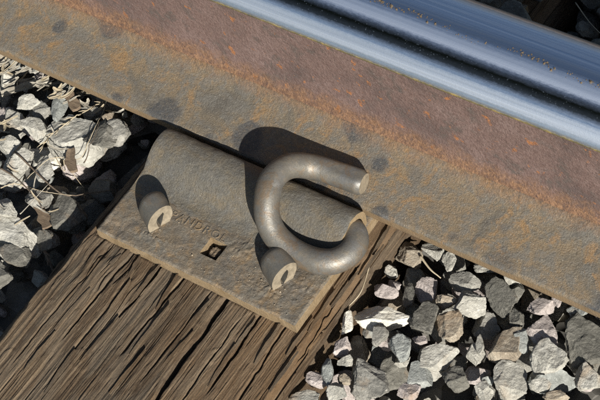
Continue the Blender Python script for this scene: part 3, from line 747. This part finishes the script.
for (px, py, wpx, hpx, ang, tone, lab) in MARK:
    big = wpx * hpx > 900
    V0 = rock(rngS, True, int(rngS.integers(8, 13)), .05)
    zc = float(base_level(*at(px, py, -40)[:2])) - 10
    best = None
    for it in range(3):
        c = at(px, py, zc)
        ex = (at(px + .5, py, zc) - at(px - .5, py, zc)); ey = (at(px, py + .5, zc) - at(px, py - .5, zc))
        a = math.radians(ang)
        u = (math.cos(a) * ex + math.sin(a) * ey) * wpx / 2 * .98; v = (-math.sin(a) * ex + math.cos(a) * ey) * hpx / 2 * .98
        hh = .5 * min(np.linalg.norm(u), np.linalg.norm(v)) * rngS.uniform(.9, 1.25) + 2.0
        B = np.stack([u, v, np.array([.12 * hh, -.12 * hh, hh])], 1)
        if np.linalg.det(B) < 0: V1 = V0 * [1, -1, 1]
        else: V1 = V0
        Vl = V1 @ B.T
        push = 0
        Vw = Vl + [c[0], c[1], 0]
        if c[0] > 0: push = max(0, TX1 + 2.5 - Vw[:, 0].min())
        else: push = min(0, TX0 - 2.5 - Vw[:, 0].max())
        Vw = Vw + [push, 0, 0]
        rr = drop(Vw)
        if rr is None: break
        z, f = rr
        lim = LEV[int((c[0] - X0) / CELL), int((c[1] - Y0) / CELL)] + (4 if big else 1)
        z = max(z - 14, min(z, lim - Vw[:, 2].max())); z = max(z, min(z + 16, lim - Vw[:, 2].max() - 5))               # settle between its neighbours
        if np.abs(Vw[:, 1]).min() < 74: z = min(z, -3 - Vw[:, 2].max())
        zc = z
    if rr is None: continue
    settle(Vw, z, f, dict(V=Vl, x=c[0] + push, y=c[1], tone=tone, size=max(np.linalg.norm(u), np.linalg.norm(v)) * 2, lab=None if lab == A else lab, flip=np.linalg.det(B) < 0))
fill(900, 9, 19, -7, False, 6)
fill(900, 4, 9, -6, False, 4)

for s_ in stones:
    if s_['y'] > 80: s_['tone'] = 'dark'                             # stones behind the rail recoloured dark to deepen its shadow
# the ones that show become things of their own, the rest one bed of stones
area = np.bincount(IDM[IDM >= 0], minlength=len(stones)) * CELL * CELL
ctr = np.array([[s['x'], s['y'], s['z']] for s in stones]); pix = to_px(ctr)
inf = (pix[:, 0] > -12) & (pix[:, 0] < 612) & (pix[:, 1] > -12) & (pix[:, 1] < 412)
# the rail hides what lies under and behind it
def rail_hides(p):
    foot_line = 50 + .437 * p[:, 0]; far_line = -172 + .354 * p[:, 0]
    return (p[:, 1] < foot_line - 8) & (p[:, 1] > far_line + 8)
inf &= ~rail_hides(pix)
score = np.where(inf, area, -1.0)
for k, s in enumerate(stones):
    if 'V' in s: score[k] += 1e6
keep = [int(k) for k in np.argsort(-score)[:290] if score[k] > 45]
keepset = set(keep)
named = [(s['lab'], s['x'], s['y']) for k, s in enumerate(stones) if s.get('lab')]
WORD = {'grey': 'grey', 'light': 'pale grey', 'white': 'whitish', 'pink': 'pinkish', 'dark': 'dark', 'tan': 'tan brown', 'greenish': 'greenish grey'}
for k in keep:
    s = stones[k]
    if 'V' in s:
        V = s['V']; F = IF4
        me = bpy.data.meshes.new('ballast_stone')
        me.from_pydata((V * MM).tolist(), [], [f[::-1] for f in F] if s['flip'] else F); me.materials.append(ST[s['tone']])
        o = bpy.data.objects.new('ballast_stone', me)
        o.location = (s['x'] * MM, s['y'] * MM, s['z'] * MM)
    else:
        key = (s['lib'], s['tone'])
        if key not in LIBM:
            me = bpy.data.meshes.new('ballast_stone'); me.from_pydata(LIB[s['lib']].tolist(), [], IF3); me.materials.append(ST[s['tone']]); LIBM[key] = me
        V = (LIB[s['lib']] * s['dim']) @ s['R'].T
        me = bpy.data.meshes.new('ballast_stone'); me.from_pydata((V * MM).tolist(), [], IF3); me.materials.append(ST[s['tone']])
        o = bpy.data.objects.new('ballast_stone', me); o.location = (s['x'] * MM, s['y'] * MM, s['z'] * MM)
    COL.objects.link(o)
    side = 'in the sunlit gravel by the clip' if s['x'] > 0 else 'in the gravel among dry straw'
    if s['y'] > 80: side = 'in the shade behind the rail'
    sz = 'large' if s['size'] > 34 else 'medium-sized' if s['size'] > 20 else 'small' if s['size'] > 11 else 'tiny'
    if s.get('lab'): lab = s['lab'] + ' ' + side
    else:
        dn = sorted((math.hypot(s['x'] - nx2, s['y'] - ny2), l2) for l2, nx2, ny2 in named)
        if dn[0][0] < 48: lab = f"{sz} {WORD[s['tone']]} stone next to the {dn[0][1]}"
        elif TX1 < s['x'] < TX1 + 26 or TX0 - 26 < s['x'] < TX0: lab = f"{sz} {WORD[s['tone']]} stone against the tie's edge {side}"
        elif -105 < s['y'] < 0: lab = f"{sz} {WORD[s['tone']]} stone close under the rail foot {side}"
        else: lab = f"{sz} {WORD[s['tone']]} broken stone {side}"
    tag(o, lab, 'stone', 'ballast stones')
rest = [k for k in range(len(stones)) if k not in keepset]
VB, FB, MI = [], [], []; off = 0
IF2V, IF2 = ico(3)
MAP2 = (IF2V @ IV3.T).argmax(1)                                     # the coarser ball's vertices among the finer one's
mats = list(ST)
sel3 = None
for k in rest:
    s = stones[k]
    if 'V' in s: continue
    V = (LIB[s['lib']] * s['dim']) @ s['R'].T + [s['x'], s['y'], s['z']]
    V = V[MAP2]
    VB.append(V); FB.append(np.array(IF2) + off); MI += [mats.index(s['tone'])] * len(IF2); off += len(V)
# gravel farther out, beyond the picture, in the same loose way
rngO = np.random.default_rng(3)
IV1, IF1 = ico(2); MAP1 = (IV1 @ IV3.T).argmax(1)
for _ in range(2600):
    x = rngO.uniform(-1150, 1150); y = rngO.uniform(-1050, 1050)
    if -545 < x < 545 and -445 < y < 445: continue
    if TX0 - 20 < x < TX1 + 20 or abs(y) < 90: continue
    s_ = rngO.uniform(14, 30); b_ = LIB[int(rngO.integers(len(LIB)))][MAP1]
    V = (b_ * s_ * np.array([1.2, .9, .7])) @ rot_mat(rngO, .5).T + [x, y, -62 + rngO.uniform(-6, 12)]
    VB.append(V); FB.append(np.array(IF1) + off); MI += [int(rngO.integers(0, 6))] * len(IF1); off += len(V)
V = np.vstack(VB); F = np.vstack(FB)
bed = mesh_obj('ballast_bed', V, F, ST[mats[0]], smooth=False)
for m_ in mats[1:]: bed.data.materials.append(ST[m_])
bed.data.polygons.foreach_set('material_index', MI); bed.data.update()
tag(bed, 'loose bed of broken ballast stones around the tie', 'ballast', kind='stuff')

# ------------------------------------------------------------------ straw, twigs and chips on the gravel
def hz(x, y):
    i = int((x - X0) / CELL); j = int((y - Y0) / CELL)
    if TX0 < x < TX1: return tie_z(x, y)
    if 0 <= i < NXc and 0 <= j < NYc: return float(H[max(0, i - 1):i + 2, max(0, j - 1):j + 2].max())
    return -60.0
def lay(pts, lift=1.0, n=8, slack=.55):
    """a stem through pixels, laid over what lies below; it spans small gaps"""
    zz = -32.0; W = []
    for (px, py) in pts:
        p = at(px, py, zz)
        for _ in range(4): zz = hz(p[0], p[1]) + lift; p = at(px, py, zz)
        W.append([p[0], p[1], zz])
    W = spline(np.array(W), n)
    z = np.array([hz(a, b) + lift for a, b, _ in W])
    lo = W[:, 2].copy()
    zs = np.maximum(z, lo)
    for _ in range(6): zs = np.maximum(z, np.convolve(np.pad(zs, 2, 'edge'), np.ones(5) / 5, 'valid'))
    ends = np.minimum(z.max(), zs); W[:, 2] = ends
    return W
def stem(name, pts, rad, mat, label, cat, group, flat=.6, lift=.8, barbs=0, seed=0):
    P = lay(pts, lift); n = len(P)
    rr = rad * (1 - .55 * np.linspace(0, 1, n))
    V, F = tube(P, rr, 6, flat)
    V = list(V); rr_ = random.Random(seed)
    for b in range(barbs):                                           # short awns standing off a seed head
        k = int((b + .5) / barbs * (n - 2)); t = P[k + 1] - P[k]; t /= np.linalg.norm(t) + 1e-9
        sd = np.cross(t, [0, 0, 1]); sgn = 1 if b % 2 else -1
        q = P[k] + t * rr_.uniform(5, 9) + sd * sgn * rr_.uniform(2, 4) + np.array([0, 0, rr_.uniform(.5, 2.5)])
        vv, ff = tube(np.array([P[k], (P[k] + q) / 2 + sd * sgn * .5, q]), [rad * .6, rad * .55, rad * .15], 5)
        F += [[x + len(V) for x in f] for f in ff]; V += list(vv)
    o = mesh_obj(name, np.array(V), F, mat, None, P[0])
    return tag(o, label, cat, group)
GRS = 'dry stems on the gravel'
stem('straw', [(109, 104), (96, 128), (82, 155), (66, 176), (38, 200)], .5, M_STRAW, 'long thin pale straw leaning over the broad pale slab', 'straw', GRS)
stem('straw', [(112, 100), (88, 112), (68, 122), (50, 136), (40, 150)], .8, M_STRAW, 'bristly pale seed stalk lying along the broad slab edge', 'straw', GRS, barbs=13, seed=2)
stem('straw', [(0, 187), (22, 188), (46, 192), (72, 196)], .6, M_STRAW, 'straight pale straw lying by the big dark stone', 'straw', GRS)
stem('twig', [(30, 182), (62, 196), (90, 196), (116, 192)], .9, M_TWIG, 'dark twig reaching across the shaded stones toward the tie', 'twig', GRS)
stem('twig', [(86, 168), (92, 142), (100, 122)], .7, M_TWIG, 'thin dark twig curving up the broad pale slab', 'twig', GRS)
stem('twig', [(44, 250), (52, 268), (62, 284), (74, 296)], 1.6, M_TWIG, 'knobbly dark twig lying onto the splintered tie edge', 'twig', GRS, barbs=8, seed=4)
stem('twig', [(0, 168), (16, 178), (34, 196), (44, 212)], .9, M_TWIG, 'dark forked twig beside the flat pale slab', 'twig', GRS)
stem('straw', [(52, 150), (62, 166), (72, 178), (84, 188)], .6, M_STRAW, 'short pale straw pointing at the big dark stone', 'straw', GRS)
stem('straw', [(20, 214), (34, 200), (48, 184)], .6, M_STRAW2, 'short greyish straw crossing the flat pale slab edge', 'straw', GRS)
stem('straw', [(575, -6), (588, 13), (602, 30)], .6, M_STRAW, 'single thin straw in the shade behind the rail', 'straw', GRS)
stem('straw', [(420, 256), (430, 268), (441, 279)], 1.1, M_STRAW, 'short tan stalk poking out beside the jagged brown stone', 'straw', GRS)
stem('straw', [(383, 254), (372, 270), (360, 290), (350, 308)], .8, M_STRAW, 'pale splinter of straw along the tie edge near the clip', 'straw', GRS)
rs = random.Random(9)
def flake(px, py, L, wd, ang, mat, name, label, cat, group, thick=.5, curl=2.0, box=False):
    """a torn strip of dry leaf or bark: a curled, tapering ribbon with thickness"""
    z = -30.0; p = at(px, py, z)
    for _ in range(4): z = hz(p[0], p[1]) + 1.2; p = at(px, py, z)
    ex = at(px + 1, py, z) - at(px, py, z); ey = at(px, py + 1, z) - at(px, py, z)
    u = math.cos(ang) * ex + math.sin(ang) * ey; u /= np.linalg.norm(u); v = np.cross([0, 0, 1], u)
    n = 7; V = []
    c1, c2 = rs.uniform(-1, 1), rs.uniform(-1, 1)
    for k in range(n):
        t = k / (n - 1) - .5; wv = wd * ((1 - (2 * abs(t)) ** 6 * .25) if box else (1 - (2 * abs(t)) ** 4 * .6)) * rs.uniform(.65, 1.2) / 2
        cc = p + u * L * t + v * c1 * L * .12 * math.cos(t * 3) + np.array([0, 0, curl * (t * t * 3 + c2 * t)])
        for sgn, dz in ((-1, .9), (0, 0), (1, .6)): V.append(cc + v * sgn * wv + np.array([0, 0, dz * wv * .35]))
    V = np.array(V); m = len(V); V2 = V - [0, 0, thick]
    F = []
    for k in range(n - 1):
        for j in range(2):
            a = k * 3 + j; F.append([a, a + 1, a + 4, a + 3]); F.append([m + a, m + a + 3, m + a + 4, m + a + 1])
        F.append([k * 3, k * 3 + 3, m + k * 3 + 3, m + k * 3]); F.append([k * 3 + 2, m + k * 3 + 2, m + k * 3 + 5, k * 3 + 5])
    F.append([0, m, m + 1, 1]); F.append([1, m + 1, m + 2, 2]); e = m - 3; F.append([e, e + 1, m + e + 1, m + e]); F.append([e + 1, e + 2, m + e + 2, m + e + 1])
    o = mesh_obj(name, np.vstack([V, V2]), F, mat, None, p, smooth=False)
    return tag(o, label, cat, group)
for _ in range(46):                                                  # torn straw heaped along the rail foot
    t = rs.random(); px = rs.uniform(0, 104) if t < .55 else rs.uniform(0, 34); py = 58 + .42 * px + abs(rs.gauss(0, 1)) * (9 if t < .55 else 12)
    flake(px, py, *(q_ := (rs.uniform(7, 24), rs.uniform(1.0, 4.2))), rs.gauss(-.5, .5), (m_ := rs.choice([M_STRAW, M_STRAW2, M_STRAW2])), 'straw',
          f"{'long' if q_[0] > 15.5 else 'short'} {'broad' if q_[1] > 3.5 else 'narrow'} {'yellowish' if m_ is M_STRAW else 'greyish'} straw flake in the litter along the rail foot", 'straw', 'straw flakes along the rail foot')
for _ in range(15):
    px = rs.uniform(0, 62); py = rs.uniform(120, 225)
    flake(px, py, *(q_ := (rs.uniform(8, 22), rs.uniform(.9, 2.4))), rs.gauss(.4, .8), (m_ := rs.choice([M_STRAW, M_STRAW2])), 'straw',
          f"{'long' if q_[0] > 15 else 'short'} {'yellowish' if m_ is M_STRAW else 'greyish'} scrap of dry straw lying between the pale slabs", 'straw', 'straw scraps between the slabs')
flake(26, 88, 46, 8, -.32, M_STRAW2, 'bark_strip', 'long pale bark strip in the litter by the rail foot', 'bark', None, 2.2, 2.5, True)
flake(72, 101, 22, 9, 1.05, M_CHIP, 'wood_chip', 'brown wood chip wedged upright by the rail foot litter', 'wood chip', None, 3.0, 1, True)
flake(73, 160, 26, 9, 1.45, M_CHIP, 'wood_chip', 'weathered wood chip lying on the broad pale slab', 'wood chip', None, 3.0, 1, True)
flake(42, 214, 34, 10, 1.2, M_CHIP, 'bark_strip', 'brown bark strip between the flat slab and dark stone', 'bark', None, 2.0, 2, True)

# ------------------------------------------------------------------ grit and crusts
def crumbs(name, pts, mat, label, cat, rng):
    o6 = np.array([[1, 0, 0], [-1, 0, 0], [0, 1, 0], [0, -1, 0], [0, 0, 1], [0, 0, -1.0]]); f6 = [[0, 2, 4], [2, 1, 4], [1, 3, 4], [3, 0, 4], [2, 0, 5], [1, 2, 5], [3, 1, 5], [0, 3, 5]]
    VV, FF = [], []
    for (x, y, z, s) in pts:
        q = o6 * s * rng.uniform(.6, 1.3, (6, 3)); R_ = rot_mat(rng, 1.0)
        FF += [[a + 6 * len(VV) for a in f] for f in f6]; VV.append(q @ R_.T + [x, y, z + s * .3])
    o = mesh_obj(name, np.vstack(VV), FF, mat, smooth=False); return tag(o, label, cat, kind='stuff')
rg = np.random.default_rng(4)
P = []
for _ in range(1500):
    x = rg.uniform(-250, 520); y = -.5 + 1.8 * n2(x / 40, 0.0, 3) + rg.normal() * 1.3
    if n2(x / 16, 5.0, 8) + rg.normal() * .3 < -.1: continue
    P.append((x, y, float(np.interp(y, ph[40:60, 0], ph[40:60, 1])), abs(rg.normal()) ** 1.5 * .35 + .12))
crumbs('grit', P, M_GRIT, 'line of rusty grit along the shiny rail top', 'grit', rg)
P = []
for cx_, cy_, sx2, sy2, n_ in ((62, -163, 12, 6, 70), (80, -150, 9, 8, 40), (20, -143, 9, 5, 40), (-52, -166, 9, 4, 25), (30, -133, 16, 5, 30), (0, -155, 50, 12, 40)):
    for _ in range(n_):
        x, y = cx_ + rg.normal() * sx2, cy_ + rg.normal() * sy2
        if abs(x - HX) < HS + .6 and abs(y - HY) < HS + .6: continue
        if y < PY0 + 2 or abs(x) > PX - 2: continue
        zb = float(np.interp(y, outp[:, 0], outp[:, 1])) if y > -134 else 0.0
        if y > -118: continue
        P.append((x, y, max(zb * .9, -.1 if y > -140 else -.1 - .012 * (-140 - y)), abs(rg.normal()) * .28 + .12))
crumbs('dirt_crumbs', P, M_DIRT, 'crusty dirt crumbs caught on the steel plate', 'dirt', rg)
V0 = rock(np.random.default_rng(77), False, 9, .1)
dc = mesh_obj('dirt_clod', V0 * [5.8, 5.6, 5.5] + [HX + .6, HY - .2, -8.2], IF3, M_CLOD, None, (HX, HY, -11), smooth=False)
tag(dc, 'brown clod of dirt stuck in the square plate hole', 'dirt clod')
print('stones', len(stones), 'kept', len(keep))
